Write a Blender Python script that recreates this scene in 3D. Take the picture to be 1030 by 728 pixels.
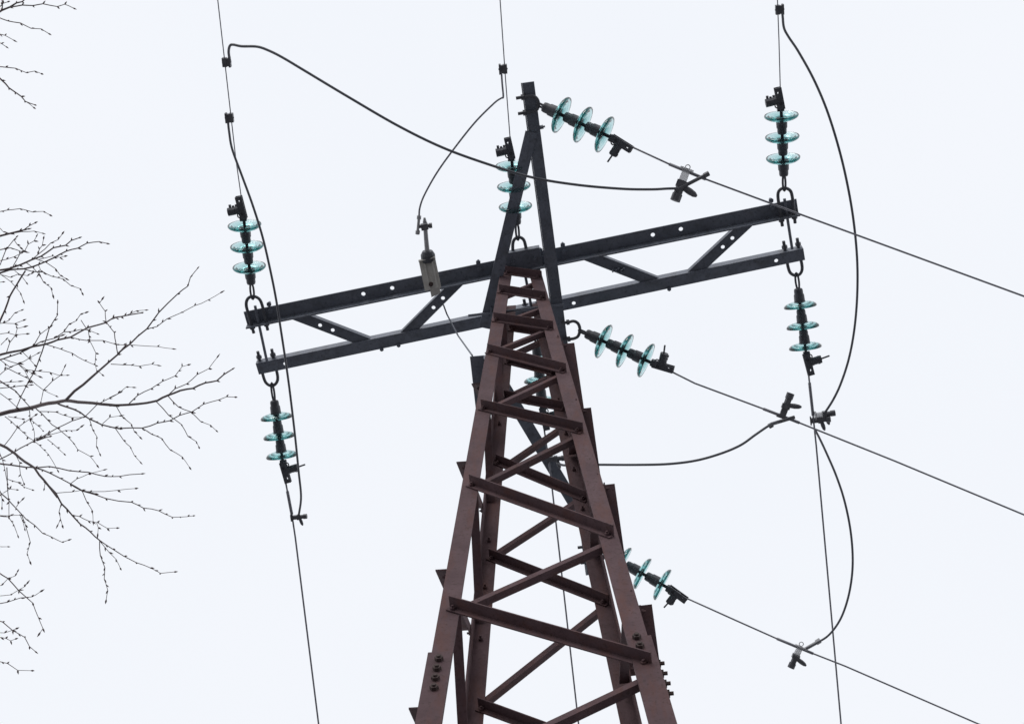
import bpy, bmesh, math, random
from mathutils import Vector, Matrix
random.seed(7)
S = bpy.context.scene
for o in list(bpy.data.objects):
    bpy.data.objects.remove(o)
R = math.radians

# ------------------------------------------------------------------ camera
TH, RO, FPX = R(67.829), R(-2.124), 1587.87
CAMP = Vector((0, 0, 1.6))
_r = Vector((1, 0, 0)); _f = Vector((0, math.cos(TH), math.sin(TH))); _u = Vector((0, -math.sin(TH), math.cos(TH)))
IR = math.cos(RO) * _r + math.sin(RO) * _u
IU = -math.sin(RO) * _r + math.cos(RO) * _u
cam_d = bpy.data.cameras.new('camera'); cam = bpy.data.objects.new('camera', cam_d)
S.collection.objects.link(cam); S.camera = cam
cam_d.sensor_width = 36.0; cam_d.lens = 36.0 * FPX / 1030.0
cam_d.clip_start = 0.05; cam_d.clip_end = 6000
M = Matrix((IR, IU, -_f)).transposed().to_4x4(); M.translation = CAMP
cam.matrix_world = M

# ------------------------------------------------------------------ sky (overcast) and soft sun
w = bpy.data.worlds.new('World'); S.world = w; w.use_nodes = True
nt = w.node_tree; nt.nodes.clear()
out = nt.nodes.new('ShaderNodeOutputWorld'); bg = nt.nodes.new('ShaderNodeBackground')
sky = nt.nodes.new('ShaderNodeTexSky'); sky.sky_type = 'NISHITA'; sky.sun_disc = False
sky.sun_elevation = R(35); sky.sun_rotation = R(200); sky.dust_density = 4.0
geo = nt.nodes.new('ShaderNodeTexCoord')
noi = nt.nodes.new('ShaderNodeTexNoise'); noi.inputs['Scale'].default_value = 1.6; noi.inputs['Detail'].default_value = 3
ramp = nt.nodes.new('ShaderNodeValToRGB')
ramp.color_ramp.elements[0].position = 0.3; ramp.color_ramp.elements[0].color = (9.12, 9.42, 9.98, 1)
ramp.color_ramp.elements[1].position = 0.7; ramp.color_ramp.elements[1].color = (9.50, 9.70, 10.15, 1)
mix = nt.nodes.new('ShaderNodeMix'); mix.data_type = 'RGBA'; mix.inputs['Factor'].default_value = 0.97
L = nt.links.new
L(geo.outputs['Generated'], noi.inputs['Vector']); L(noi.outputs['Fac'], ramp.inputs['Fac'])
L(sky.outputs['Color'], mix.inputs['A']); L(ramp.outputs['Color'], mix.inputs['B'])
L(mix.outputs['Result'], bg.inputs['Color']); bg.inputs['Strength'].default_value = 0.1
L(bg.outputs['Background'], out.inputs['Surface'])
sd = bpy.data.lights.new('sun', 'SUN'); sd.energy = 0.8; sd.angle = R(25); sd.color = (1.0, 0.97, 0.93)
sun = bpy.data.objects.new('sun', sd); S.collection.objects.link(sun)
sun.rotation_euler = (R(55), 0, R(-20))
S.view_settings.view_transform = 'Standard'; S.view_settings.look = 'None'
S.view_settings.exposure = 0.0; S.view_settings.gamma = 1.0
S.render.engine = 'CYCLES'

# ------------------------------------------------------------------ camera maths used to take real positions off the survey
def ray(px, py):
    return (IR * ((px - 515) / FPX) + IU * ((364 - py) / FPX) + _f)
def W(px, py, z):
    d = ray(px, py); return CAMP + d * ((z - CAMP.z) / d.z)
def WP(px, py, p0, n):
    d = ray(px, py); return CAMP + d * ((p0 - CAMP).dot(n) / d.dot(n))
def proj(P):
    v = P - CAMP; d = v.dot(_f); return (515 + FPX * v.dot(IR) / d, 364 - FPX * v.dot(IU) / d)

# ------------------------------------------------------------------ materials
def mat(name, base, rough=0.6, metal=0.0, var=None, scale=12.0, bump=0.0, spec=0.5, detail=6.0, fine=None):
    m = bpy.data.materials.new(name); m.use_nodes = True
    t = m.node_tree; b = t.nodes['Principled BSDF']
    b.inputs['Roughness'].default_value = rough; b.inputs['Metallic'].default_value = metal
    b.inputs['Specular IOR Level'].default_value = spec
    b.inputs['Base Color'].default_value = (*base, 1)
    if var:
        tc = t.nodes.new('ShaderNodeTexCoord')
        n = t.nodes.new('ShaderNodeTexNoise'); n.inputs['Scale'].default_value = scale; n.inputs['Detail'].default_value = detail
        n.inputs['Roughness'].default_value = 0.65
        r = t.nodes.new('ShaderNodeValToRGB')
        r.color_ramp.elements[0].position = 0.35; r.color_ramp.elements[0].color = (*base, 1)
        r.color_ramp.elements[1].position = 0.68; r.color_ramp.elements[1].color = (*var, 1)
        t.links.new(tc.outputs['Object'], n.inputs['Vector']); t.links.new(n.outputs['Fac'], r.inputs['Fac'])
        col = r.outputs['Color']
        if fine:
            n2 = t.nodes.new('ShaderNodeTexNoise'); n2.inputs['Scale'].default_value = scale * 9; n2.inputs['Detail'].default_value = 3
            r2 = t.nodes.new('ShaderNodeValToRGB'); r2.color_ramp.elements[0].position = 0.55; r2.color_ramp.elements[0].color = (0, 0, 0, 1)
            r2.color_ramp.elements[1].position = 0.72; r2.color_ramp.elements[1].color = (1, 1, 1, 1)
            mx = t.nodes.new('ShaderNodeMix'); mx.data_type = 'RGBA'
            t.links.new(tc.outputs['Object'], n2.inputs['Vector']); t.links.new(n2.outputs['Fac'], r2.inputs['Fac'])
            t.links.new(r2.outputs['Color'], mx.inputs['Factor']); t.links.new(col, mx.inputs['A'])
            mx.inputs['B'].default_value = (*fine, 1); col = mx.outputs['Result']
        t.links.new(col, b.inputs['Base Color'])
        if bump:
            bn = t.nodes.new('ShaderNodeBump'); bn.inputs['Strength'].default_value = bump; bn.inputs['Distance'].default_value = 0.004
            t.links.new(n.outputs['Fac'], bn.inputs['Height']); t.links.new(bn.outputs['Normal'], b.inputs['Normal'])
    return m
RUST = mat('rust_paint', (0.092, 0.055, 0.061), 0.8, 0.0, (0.130, 0.081, 0.088), 9, 0.25, 0.25, fine=(0.075, 0.047, 0.047))
def weather(m, tint, amount):
    t = m.node_tree; b = t.nodes['Principled BSDF']; src = b.inputs['Base Color'].links[0].from_socket
    oi = t.nodes.new('ShaderNodeObjectInfo'); mr = t.nodes.new('ShaderNodeMapRange'); mr.inputs['To Min'].default_value = 0.82; mr.inputs['To Max'].default_value = 1.16
    t.links.new(oi.outputs['Random'], mr.inputs['Value'])
    tc = t.nodes.new('ShaderNodeTexCoord'); mp = t.nodes.new('ShaderNodeMapping'); mp.inputs['Scale'].default_value = (1, 1, 0.22)
    n = t.nodes.new('ShaderNodeTexNoise'); n.inputs['Scale'].default_value = 16; n.inputs['Detail'].default_value = 8; n.inputs['Roughness'].default_value = 0.7
    t.links.new(tc.outputs['Object'], mp.inputs['Vector']); t.links.new(mp.outputs['Vector'], n.inputs['Vector'])
    rp = t.nodes.new('ShaderNodeValToRGB'); rp.color_ramp.elements[0].position = 0.48; rp.color_ramp.elements[0].color = (0, 0, 0, 1)
    rp.color_ramp.elements[1].position = 0.72; rp.color_ramp.elements[1].color = (amount, amount, amount, 1)
    t.links.new(n.outputs['Fac'], rp.inputs['Fac'])
    mx = t.nodes.new('ShaderNodeMix'); mx.data_type = 'RGBA'; mx.inputs['B'].default_value = (*tint, 1)
    t.links.new(rp.outputs['Color'], mx.inputs['Factor']); t.links.new(src, mx.inputs['A'])
    vm = t.nodes.new('ShaderNodeVectorMath'); vm.operation = 'SCALE'; t.links.new(mx.outputs['Result'], vm.inputs[0]); t.links.new(mr.outputs['Result'], vm.inputs['Scale'])
    t.links.new(vm.outputs['Vector'], b.inputs['Base Color'])
weather(RUST, (0.13, 0.055, 0.042), 0.7)
RUSTD = mat('rusty_bolt', (0.06, 0.04, 0.038), 0.85, 0.0, (0.09, 0.06, 0.055), 40)
STEEL = mat('dark_galvanised', (0.135, 0.15, 0.185), 0.5, 0.15, (0.19, 0.205, 0.245), 7, 0.1, 0.5, fine=(0.10, 0.11, 0.135))
FORGED = mat('forged_fitting', (0.075, 0.077, 0.09), 0.5, 0.2, (0.12, 0.122, 0.138), 30, 0.1)
weather(STEEL, (0.07, 0.07, 0.072), 0.6)
ZINC = mat('zinc_fitting', (0.42, 0.42, 0.43), 0.45, 0.2, (0.54, 0.54, 0.55), 25, 0.1)
CAPM = mat('insulator_cap', (0.07, 0.073, 0.085), 0.5, 0.2, (0.11, 0.113, 0.128), 30, 0.15)
ALU = mat('weathered_conductor', (0.22, 0.22, 0.25), 0.45, 0.3, (0.30, 0.30, 0.33), 60)
COVER = mat('covered_cable', (0.10, 0.103, 0.122), 0.35, 0.0, (0.14, 0.143, 0.16), 20)
PALE = mat('pale_plastic', (0.75, 0.75, 0.76), 0.5); _pb = PALE.node_tree.nodes['Principled BSDF']; _pb.inputs['Transmission Weight'].default_value = 0.55; _pb.inputs['Roughness'].default_value = 0.6
TAN = mat('grey_tan_plate', (0.47, 0.45, 0.41), 0.6, 0.0, (0.58, 0.56, 0.52), 30, 0.1)
BARK = mat('birch_twig_bark', (0.15, 0.118, 0.118), 0.8, 0.0, (0.22, 0.185, 0.185), 30, 0.3)
BARKW = mat('birch_trunk_bark', (0.45, 0.43, 0.40), 0.8, 0.0, (0.12, 0.10, 0.09), 6, 0.4)
BUD = mat('bud', (0.13, 0.085, 0.085), 0.7)
CONC = mat('concrete', (0.28, 0.27, 0.25), 0.9, 0.0, (0.36, 0.35, 0.33), 8, 0.3)
GROUND = mat('spring_ground', (0.13, 0.132, 0.142), 0.95, 0.0, (0.18, 0.18, 0.185), 0.8, 0.6, 0.2, detail=10)
GLASS = bpy.data.materials.new('green_glass'); GLASS.use_nodes = True
b = GLASS.node_tree.nodes['Principled BSDF']
b.inputs['Base Color'].default_value = (0.82, 0.92, 0.925, 1); b.inputs['Roughness'].default_value = 0.03
b.inputs['Transmission Weight'].default_value = 1.0; b.inputs['IOR'].default_value = 1.48

_va = GLASS.node_tree.nodes.new('ShaderNodeVolumeAbsorption'); _va.inputs['Color'].default_value = (0.36, 0.69, 0.69, 1); _va.inputs['Density'].default_value = 32
GLASS.node_tree.links.new(_va.outputs['Volume'], GLASS.node_tree.nodes['Material Output'].inputs['Volume'])
# ------------------------------------------------------------------ mesh helpers
def link(name, bm, m, parent=None, smooth=False):
    bmesh.ops.recalc_face_normals(bm, faces=bm.faces)
    me = bpy.data.meshes.new(name); bm.to_mesh(me); bm.free()
    me.materials.append(m)
    if smooth:
        me.polygons.foreach_set('use_smooth', [True] * len(me.polygons))
    o = bpy.data.objects.new(name, me); S.collection.objects.link(o)
    if parent:
        o.parent = parent; o.matrix_parent_inverse = Matrix.Identity(4)
        o.matrix_basis = parent_world(parent).inverted()
    return o
def parent_world(p):
    m = p.matrix_basis.copy()
    while p.parent:
        p = p.parent; m = p.matrix_basis @ m
    return m
def empty(name, loc):
    o = bpy.data.objects.new(name, None); S.collection.objects.link(o); o.location = loc; o.empty_display_size = 0.2
    o.matrix_basis = Matrix.Translation(loc); return o
def tag(o, label, cat, group=None):
    o['label'] = label; o['category'] = cat
    if group: o['group'] = group
    return o
def hexa(bm, c0, c1):            # two quads -> solid
    a = [bm.verts.new(p) for p in c0]; b_ = [bm.verts.new(p) for p in c1]; n = len(a)
    bm.faces.new(a[::-1]); bm.faces.new(b_)
    for i in range(n):
        bm.faces.new((a[i], a[(i + 1) % n], b_[(i + 1) % n], b_[i]))
def box(bm, o, x, y, z):         # corner/edge vectors
    q = [o, o + x, o + x + y, o + y]; hexa(bm, q, [p + z for p in q])
def cbox(bm, c, ax, ay, az, sx, sy, sz):
    box(bm, c - ax * sx / 2 - ay * sy / 2 - az * sz / 2, ax * sx, ay * sy, az * sz)
def angle(bm, A, B, d1, w1, d2, w2, t):   # L section, heel line A-B
    ax = (B - A).normalized()
    d1 = (d1 - ax * d1.dot(ax)).normalized(); d2 = d2 - ax * d2.dot(ax); d2 = (d2 - d1 * d2.dot(d1)).normalized()
    prof = [(0, 0), (w1, 0), (w1, t), (t, t), (t, w2), (0, w2)]
    hexa(bm, [A + d1 * a + d2 * c for a, c in prof], [B + d1 * a + d2 * c for a, c in prof])
def frame(ax):
    ax = ax.normalized(); h = Vector((0, 0, 1)) if abs(ax.z) < 0.9 else Vector((1, 0, 0))
    u = ax.cross(h).normalized(); return u, ax.cross(u).normalized()
def tube(bm, pts, rad, n=8, caps=True):
    if not hasattr(rad, '__len__'): rad = [rad] * len(pts)
    rings = []; u = None
    for i, p in enumerate(pts):
        t = (pts[min(i + 1, len(pts) - 1)] - pts[max(i - 1, 0)]).normalized()
        if u is None: u, v = frame(t)
        else:
            u = (u - t * u.dot(t)).normalized(); v = t.cross(u)
        rings.append([bm.verts.new(p + (u * math.cos(k * 2 * math.pi / n) + v * math.sin(k * 2 * math.pi / n)) * rad[i]) for k in range(n)])
    for a, c in zip(rings, rings[1:]):
        for k in range(n):
            bm.faces.new((a[k], a[(k + 1) % n], c[(k + 1) % n], c[k]))
    if caps:
        bm.faces.new(rings[0][::-1]); bm.faces.new(rings[-1])
def rod(bm, a, c, r, n=8): tube(bm, [a, c], r, n)
def hexbolt(bm, p, d, r=0.012, h=0.012, stud=0.008):
    d = d.normalized(); rod(bm, p, p + d * h, r, 6); rod(bm, p + d * h * 0.9, p + d * (h + stud), r * 0.5, 6)
def smooth(pts, k=8):
    P = [pts[0] * 2 - pts[1]] + list(pts) + [pts[-1] * 2 - pts[-2]]; o = []
    for i in range(1, len(P) - 2):
        a, b_, c, d = P[i - 1:i + 3]
        for j in range(k):
            t = j / k
            o.append(0.5 * (2 * b_ + (c - a) * t + (2 * a - 5 * b_ + 4 * c - d) * t * t + (3 * b_ - a - 3 * c + d) * t ** 3))
    o.append(pts[-1]); return o
def lathe(bm, prof, n=24):
    rings = [[bm.verts.new((r * math.cos(2 * math.pi * k / n), r * math.sin(2 * math.pi * k / n), z)) for k in range(n)] for r, z in prof]
    for a, c in zip(rings, rings[1:]):
        for k in range(n):
            bm.faces.new((a[k], a[(k + 1) % n], c[(k + 1) % n], c[k]))
    return rings
def holed(bm, A, B, d, w_, nrm, t, holes, hr):   # flat bar A-B (edge line), width w_ along d, thickness t along nrm, real round holes at distances
    ax = (B - A); Ln = ax.length; ax = ax / Ln; d = (d - ax * d.dot(ax)).normalized()
    nrm = (nrm - ax * nrm.dot(ax)); nrm = (nrm - d * nrm.dot(d)).normalized()
    P = lambda s, q, k: A + ax * s + d * q + nrm * (t * k)
    segs = []; s0 = 0.0
    for h in sorted(holes):
        if h - w_ / 2 > s0: segs.append((s0, h - w_ / 2, None))
        segs.append((h - w_ / 2, h + w_ / 2, h)); s0 = h + w_ / 2
    if Ln > s0: segs.append((s0, Ln, None))
    for a, b_, h in segs:
        if h is None:
            hexa(bm, [P(a, 0, 0), P(b_, 0, 0), P(b_, w_, 0), P(a, w_, 0)], [P(a, 0, 1), P(b_, 0, 1), P(b_, w_, 1), P(a, w_, 1)])
        else:
            n = 16; oc = []; ic = []
            for k in range(n):
                c, s = math.cos(2 * math.pi * k / n), math.sin(2 * math.pi * k / n); m = max(abs(c), abs(s))
                oc.append((h + c / m * w_ / 2, w_ / 2 + s / m * w_ / 2)); ic.append((h + c * hr, w_ / 2 + s * hr))
            V = [[[bm.verts.new(P(x, y, q)) for x, y in ring] for ring in (oc, ic)] for q in (0, 1)]
            for k in range(n):
                j = (k + 1) % n
                bm.faces.new((V[0][0][k], V[0][0][j], V[0][1][j], V[0][1][k])); bm.faces.new((V[1][0][j], V[1][0][k], V[1][1][k], V[1][1][j]))
                bm.faces.new((V[0][1][k], V[0][1][j], V[1][1][j], V[1][1][k])); bm.faces.new((V[0][0][j], V[0][0][k], V[1][0][k], V[1][0][j]))

# ------------------------------------------------------------------ ground
bm = bmesh.new(); bmesh.ops.create_grid(bm, x_segments=60, y_segments=60, size=1500)
for v in bm.verts:
    if v.co.length > 60: v.co.z = 0.6 * math.sin(v.co.x / 90) * math.cos(v.co.y / 110)
g = link('ground', bm, GROUND); g['kind'] = 'structure'

# ------------------------------------------------------------------ the tower
H = 10.4; PH = R(3.385); AX, AY, HW, TK = 0.07462, 3.1181, 0.11656, 0.05276
BX = Vector((math.cos(PH), -math.sin(PH), 0)); BY = Vector((math.sin(PH), math.cos(PH), 0)); ZZ = Vector((0, 0, 1))
PC = R(10.103); CX = Vector((math.cos(PC), -math.sin(PC), 0)); CY = Vector((math.sin(PC), math.cos(PC), 0))
C0 = Vector((AX, AY, H))
def corner(sx, sy, z):
    h = HW + TK * (H - z); return Vector((AX, AY, z)) + BX * (h * sx) + BY * (h * sy)
def leg_z(sx, sy, py):
    lo, hi = 2.0, 11.0
    for _ in range(50):
        m = (lo + hi) / 2
        if proj(corner(sx, sy, m))[1] > py: lo = m
        else: hi = m
    return lo
tower = empty('lattice_power_pole', (AX, AY, 0))
tag(tower, 'narrow rusty brown lattice power pole with dark steel crossarms in the centre', 'power pole')
LEGW, LEGT = 0.070, 0.007
legs = {}
for sx in (-1, 1):
    for sy in (-1, 1):
        bm = bmesh.new()
        angle(bm, corner(sx, sy, 0.0), corner(sx, sy, H + 0.02), BX * -sx, LEGW, BY * -sy, LEGW, LEGT)
        for k in range(6):          # step bolts and old fixings
            z = 9.0 - k * 0.37 + 0.1 * sx
            p = corner(sx, sy, z) - BX * sx * 0.035 - BY * sy * LEGT
            if sy > 0: hexbolt(bm, p, -BY * sy, 0.009, 0.01, 0.012)
        legs[sx, sy] = link('leg', bm, RUST, tower)
        bm = bmesh.new(); c = corner(sx, sy, 0); s = 0.22
        q = [c + Vector((a * s, b_ * s, 0.16)) for a, b_ in ((-1, -1), (1, -1), (1, 1), (-1, 1))]
        hexa(bm, [Vector((p.x, p.y, -0.5)) for p in q], q); link('footing', bm, CONC, tower)
# splice angles with bolts on the two front legs
def splice(sx, z1, z0, bolts, side):
    bm = bmesh.new(); o = 0.0015
    off = BX * sx * (0.008 + o) + BY * -1 * (0.008 + o)
    angle(bm, corner(sx, -1, z0) + off, corner(sx, -1, z1) + off, -BX * sx, 0.080, BY, 0.078, 0.008)
    p_ = link('splice_plate', bm, RUST, legs[sx, -1])
    bm = bmesh.new()
    for px, py in bolts:
        P = WP(px, py, corner(sx, -1, 6), FN) - BY * 0.009; hexbolt(bm, P, -BY, 0.014, 0.013, 0.006); link('splice_bolt', bm, RUSTD, p_); bm = bmesh.new()
    for py in side:
        z = leg_z(sx, -1, py); P = corner(sx, -1, z) + BX * sx * 0.009 + BY * 0.035; hexbolt(bm, P, BX * sx, 0.014, 0.013, 0.012); link('splice_bolt', bm, RUSTD, p_); bm = bmesh.new()
    bm.free()
def plane_n(face):
    if face == 'front': a, b_, c = corner(-1, -1, 4), corner(1, -1, 4), corner(-1, -1, 9)
    if face == 'back': a, b_, c = corner(-1, 1, 4), corner(1, 1, 4), corner(-1, 1, 9)
    if face == 'left': a, b_, c = corner(-1, -1, 4), corner(-1, 1, 4), corner(-1, -1, 9)
    if face == 'right': a, b_, c = corner(1, -1, 4), corner(1, 1, 4), corner(1, -1, 9)
    n = (b_ - a).cross(c - a).normalized(); o = {'front': -BY, 'back': BY, 'left': -BX, 'right': BX}[face]
    return (a, n if n.dot(o) > 0 else -n)
FN = plane_n('front')[1]
splice(-1, leg_z(-1, -1, 658), leg_z(-1, -1, 790), [(442, 665.8), (440, 675.5), (438.5, 685.2), (437.2, 695)], [])
splice(1, leg_z(1, -1, 641), leg_z(1, -1, 790), [(640.7, 644), (644, 653)], [658, 668, 678, 688])
def bar(face, A, B, outer, up_heel, w1, w2, t=0.005):
    """lacing angle; outer: bolted outside the leg; its outstanding flange points out of (front) or to the viewer side."""
    p0, n = plane_n(face); ax = (B - A).normalized()
    inpl = n.cross(ax).normalized()
    if inpl.z < 0: inpl = -inpl
    bm = bmesh.new()
    if outer: off = n * 0.0012; d2 = n
    else: off = -n * (LEGT + 0.0012); d2 = -n
    d1 = -inpl if up_heel else inpl
    angle(bm, A + off, B + off, d1, w1, d2, w2, t)
    for E, s in ((A, 1), (B, -1)):
        P = E + ax * s * 0.022 + off + d1 * w1 * 0.55 + d2 * t; hexbolt(bm, P, d2, 0.010, 0.009, 0.007)
    return link('lacing_bar', bm, RUST, tower)
def pbar(face, p, q, outer, up_heel, w1=0.045, w2=0.045):
    p0, n = plane_n(face)
    off = n * 0.0012 if outer else -n * (LEGT + 0.0012)
    return bar(face, WP(*p, p0 + off, n) - off, WP(*q, p0 + off, n) - off, outer, up_heel, w1, w2)
# front face, read off the photograph
for p, q in (((509, 275), (545.5, 280)), ((503, 293.5), (549.5, 301)), ((497.5, 322), (557, 331)), ((491.5, 354), (570, 374)),
             ((485, 410.5), (587, 434.5)), ((473.5, 487), (618, 539)), ((453.5, 610.5), (656, 668.5))):
    pbar('front', p, q, True, True, 0.027, 0.046)
for p, q in (((541, 283.5), (509, 296.5)), ((545, 310), (512, 322)), ((552, 331.5), (498, 353)), ((564, 377.5), (496, 409.5)),
             ((580, 439.5), (484, 487.5)), ((608, 548.5), (470, 610)), ((646, 685.5), (430, 788))):
    pbar('front', p, q, False, False, 0.024, 0.029)
for p, q in (((513, 331), (551, 337)), ((510, 364), (562, 377)), ((508, 400), (572, 412)), ((500, 464.5), (592, 503)), ((493, 560), (613, 607)), ((482, 710.5), (652, 773))):
    pbar('back', p, q, False, True, 0.027, 0.046)
for p, q in (((551, 340), (514, 357)), ((556, 377), (511, 399)), ((567, 429), (509, 468.5)), ((583, 503), (497, 559)), ((606, 612.5), (484, 709.5)), ((650, 780), (470, 900))):
    pbar('back', p, q, True, False, 0.024, 0.029)
def face_z(face, a, b_, za, zb, outer, up, w1, w2):
    A = corner(*a, za); B = corner(*b_, zb); d = (B - A).normalized(); e = 0.02
    p0, n = plane_n(face); bar(face, A + d * e, B - d * e, outer, up, w1, w2)
zl_ = [leg_z(-1, -1, y) for y in (318, 384, 462, 570, 708, 880)]
for i, z in enumerate(zl_):          # left face: the heavy bars rise to the back
    up_ = zl_[i - 1] if i else z + 0.45
    if i: face_z('left', (-1, -1), (-1, 1), z, z + 0.55 * (up_ - z), True, True, 0.042, 0.044)
    face_z('left', (-1, 1), (-1, -1), z + 0.55 * (up_ - z) + 0.02, up_ - 0.03, False, False, 0.032, 0.036)
zr_ = [leg_z(1, -1, y) for y in (292, 343, 407, 483, 603, 755)]
for i, z in enumerate(zr_):
    zn = zr_[i + 1] if i + 1 < len(zr_) else z - 0.75
    zl = z - 0.52 * (z - zn)
    if i: face_z('right', (1, -1), (1, 1), z, zl, True, True, 0.042, 0.062 if i == 1 else 0.046)
    face_z('right', (1, 1), (1, -1), zl - 0.02, zn + 0.03, False, False, 0.032, 0.036)
zq_ = leg_z(-1, -1, 357)             # short cross angle that carries the earth lead
bm = bmesh.new(); A = corner(-1, -1, zq_) - BX * 0.002; angle(bm, A - BY * 0.0, A + BY * 0.30, -ZZ, 0.05, -BX, 0.075, 0.006); link('cross_angle', bm, STEEL, tower)
# the panels below the picture, down to the footings
for face, a, b_ in (('front', (-1, -1), (1, -1)), ('back', (-1, 1), (1, 1)), ('left', (-1, -1), (-1, 1)), ('right', (1, -1), (1, 1))):
    z = {'front': leg_z(-1, -1, 800), 'back': leg_z(-1, 1, 905), 'left': leg_z(-1, -1, 880) - 0.75, 'right': leg_z(1, -1, 765) - 0.75}[face]
    while z > 1.2:
        face_z(face, a, b_, z, z - 0.5, face != 'back', True, 0.042, 0.042)
        face_z(face, b_, a, z - 0.52, z - 0.93, face == 'back', False, 0.032, 0.036); z -= 0.96

# ---- main crossarm: two angles in a horizontal frame
BW = 0.078; BT = 0.008
nA, nB = W(248.5, 326, H), W(803, 213, H)         # inner edge of the near angle
fA, fB = W(257.5, 367, H), W(808.3, 251.3, H)     # inner edge of the far angle
def along(A, B, px, py, z=H):
    return (W(px, py, z) - A).dot((B - A).normalized())
bm = bmesh.new()
holed(bm, nA, nB, -CY, BW, ZZ, BT, [along(nA, nB, x, y) for x, y in ((365, 294), (394, 288), (656.4, 234.8), (684.6, 229))], 0.0125)
ax = (nB - nA).normalized(); cn = (CY - ax * CY.dot(ax)).normalized()
box(bm, nA - ZZ * 0.062 + cn * 0.0005, nB - nA, cn * BT, ZZ * (0.062 + BT))
for x, y in ((272, 313), (482.5, 271), (567.5, 253.5), (777, 209), (545, 259), (512, 266)):
    P = W(x, y, H); hexbolt(bm, P, -ZZ, 0.017, 0.012, 0.004); hexbolt(bm, P + ZZ * BT + cn * -0.04, ZZ, 0.015, 0.012, 0.03)
link('crossarm_beam', bm, STEEL, tower)
bm = bmesh.new()
holed(bm, fA, fB, CY, 0.064, ZZ, BT, [along(fA, fB, x, y) for x, y in ((286.4, 364.5), (577, 304.3), (780.5, 260.3))], 0.0115)
ax2 = (fB - fA).normalized(); cf = (CY - ax2 * CY.dot(ax2)).normalized()
box(bm, fA - cf * (BT + 0.0005), fB - fA, cf * BT, ZZ * 0.062)
for x, y in ((384, 351), (401, 347), (673, 290.5), (527, 316), (500, 322)):
    P = W(x, y, H); hexbolt(bm, P, -ZZ, 0.013, 0.01, 0.004)
link('crossarm_beam', bm, STEEL, tower)
for (a, c, holes) in (((294, 316.5), (364.5, 343.5), ((321.6, 328), (334.6, 332.2))), ((466, 279.5), (413, 332.5), ((447, 301.2), (437.2, 310.4))),
                      ((587, 256.5), (655, 283), ()), ((753, 224.5), (702.5, 271.5), ((737.6, 240.5), (727.6, 249)))):
    z = H + BT + 0.003
    A, B = W(*a, z), W(*c, z); ax = (B - A).normalized(); B = B + ax * 0.055; d = ZZ.cross(ax).normalized()
    if d.dot(CY) < 0 and abs(d.dot(CY)) > 0.0: d = -d        # d points to the far side
    E = A - d * 0.029; F = B - d * 0.029
    bm = bmesh.new(); holed(bm, E, F, d, 0.058, ZZ, 0.006, [(W(*h, z) - A).dot(ax) for h in holes], 0.0115)
    box(bm, E - d * 0.0065, F - E, d * 0.006, ZZ * 0.040)
    if not holes:
        for k in range(7):
            P = W(617 + 1.8 * k, 270 + (k % 3) * 1.6, z - 0.004); hexbolt(bm, P, -ZZ + CX * random.uniform(-1, 1), 0.008, 0.012, 0.02)
    link('crossarm_brace', bm, STEEL, tower)
def prod(pts, r, name, m=FORGED, zs=None, nuts=False):
    bm = bmesh.new(); P = [W(x, y, z) for (x, y), z in zip(pts, zs if zs else [])]
    tube(bm, P, r, 8)
    if nuts:
        for e, q in ((P[0], P[1]), (P[-1], P[-2])):
            d = (q - e).normalized(); rod(bm, e + d * 0.02, e + d * 0.045, r * 1.9, 6)
    return link(name, bm, m, tower)
for p, q in (((256.5, 307.5), (268.5, 363.5)), ((789, 200), (796.8, 250.5)), ((524.5, 257), (534.3, 308))):
    prod([p, q], 0.0085, 'tie_rod', STEEL, [H - 0.03, H - 0.016])
ZN, ZF = H - 0.032, H + 0.036
def ubolt(pts, z, n=7):
    bm = bmesh.new(); c = [W(x, y, z) for x, y in pts]; P = smooth(c, 5)
    tube(bm, P, 0.0095, 8)
    for e, q in ((c[0], c[1]), (c[-1], c[-2])):
        d = (q - e).normalized(); rod(bm, e + d * 0.028, e + d * 0.046, 0.017, 6)
    return link('u_bolt', bm, FORGED, tower)
ubolt([(255.3, 335), (250.5, 318), (247.7, 307), (249.2, 300.6), (254.4, 298), (260.6, 300.6), (263.7, 307), (266.2, 318), (269.3, 332)], ZN)
ubolt([(787, 227.5), (784.5, 212), (782.5, 197.5), (784, 191.6), (789, 189.2), (794.6, 191.6), (796.8, 197.5), (798.2, 210), (799.8, 224.5)], ZN)
ubolt([(519.5, 276), (517.5, 262), (515.8, 251), (516.5, 242.5), (521, 238.6), (526.5, 241), (529, 249), (530.8, 260), (532.5, 273)], ZN)
ubolt([(259.2, 353.4), (262, 366), (265, 379), (268, 385.4), (273.4, 388), (278, 385), (279.3, 378.5), (276, 364), (273.2, 351)], ZF)
ubolt([(788.1, 242.6), (790.3, 255), (792.8, 269), (795.5, 275), (801, 277.2), (805.5, 274.6), (806.8, 268), (804, 254), (801.8, 239.6)], ZF)
ubolt([(527, 301), (529.5, 315), (531.5, 324), (534, 330.5), (538.5, 332.5), (543, 329.5), (544.5, 323), (542.5, 312), (540.5, 298.5)], ZF)
# mounting plate under the near beam, at the pole
bm = bmesh.new(); A, B = W(511.5, 273.5, H - 0.066), W(546.5, 267.3, H - 0.066)
d = -CY; box(bm, A, B - A, d * 0.105, ZZ * 0.008); box(bm, A + d * 0.1055, B - A, d * 0.008, ZZ * 0.05)
for s in (0.2, 0.8): hexbolt(bm, A + (B - A) * s + d * 0.05, -ZZ, 0.017, 0.012, 0.006)
link('mounting_plate', bm, STEEL, tower)
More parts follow.
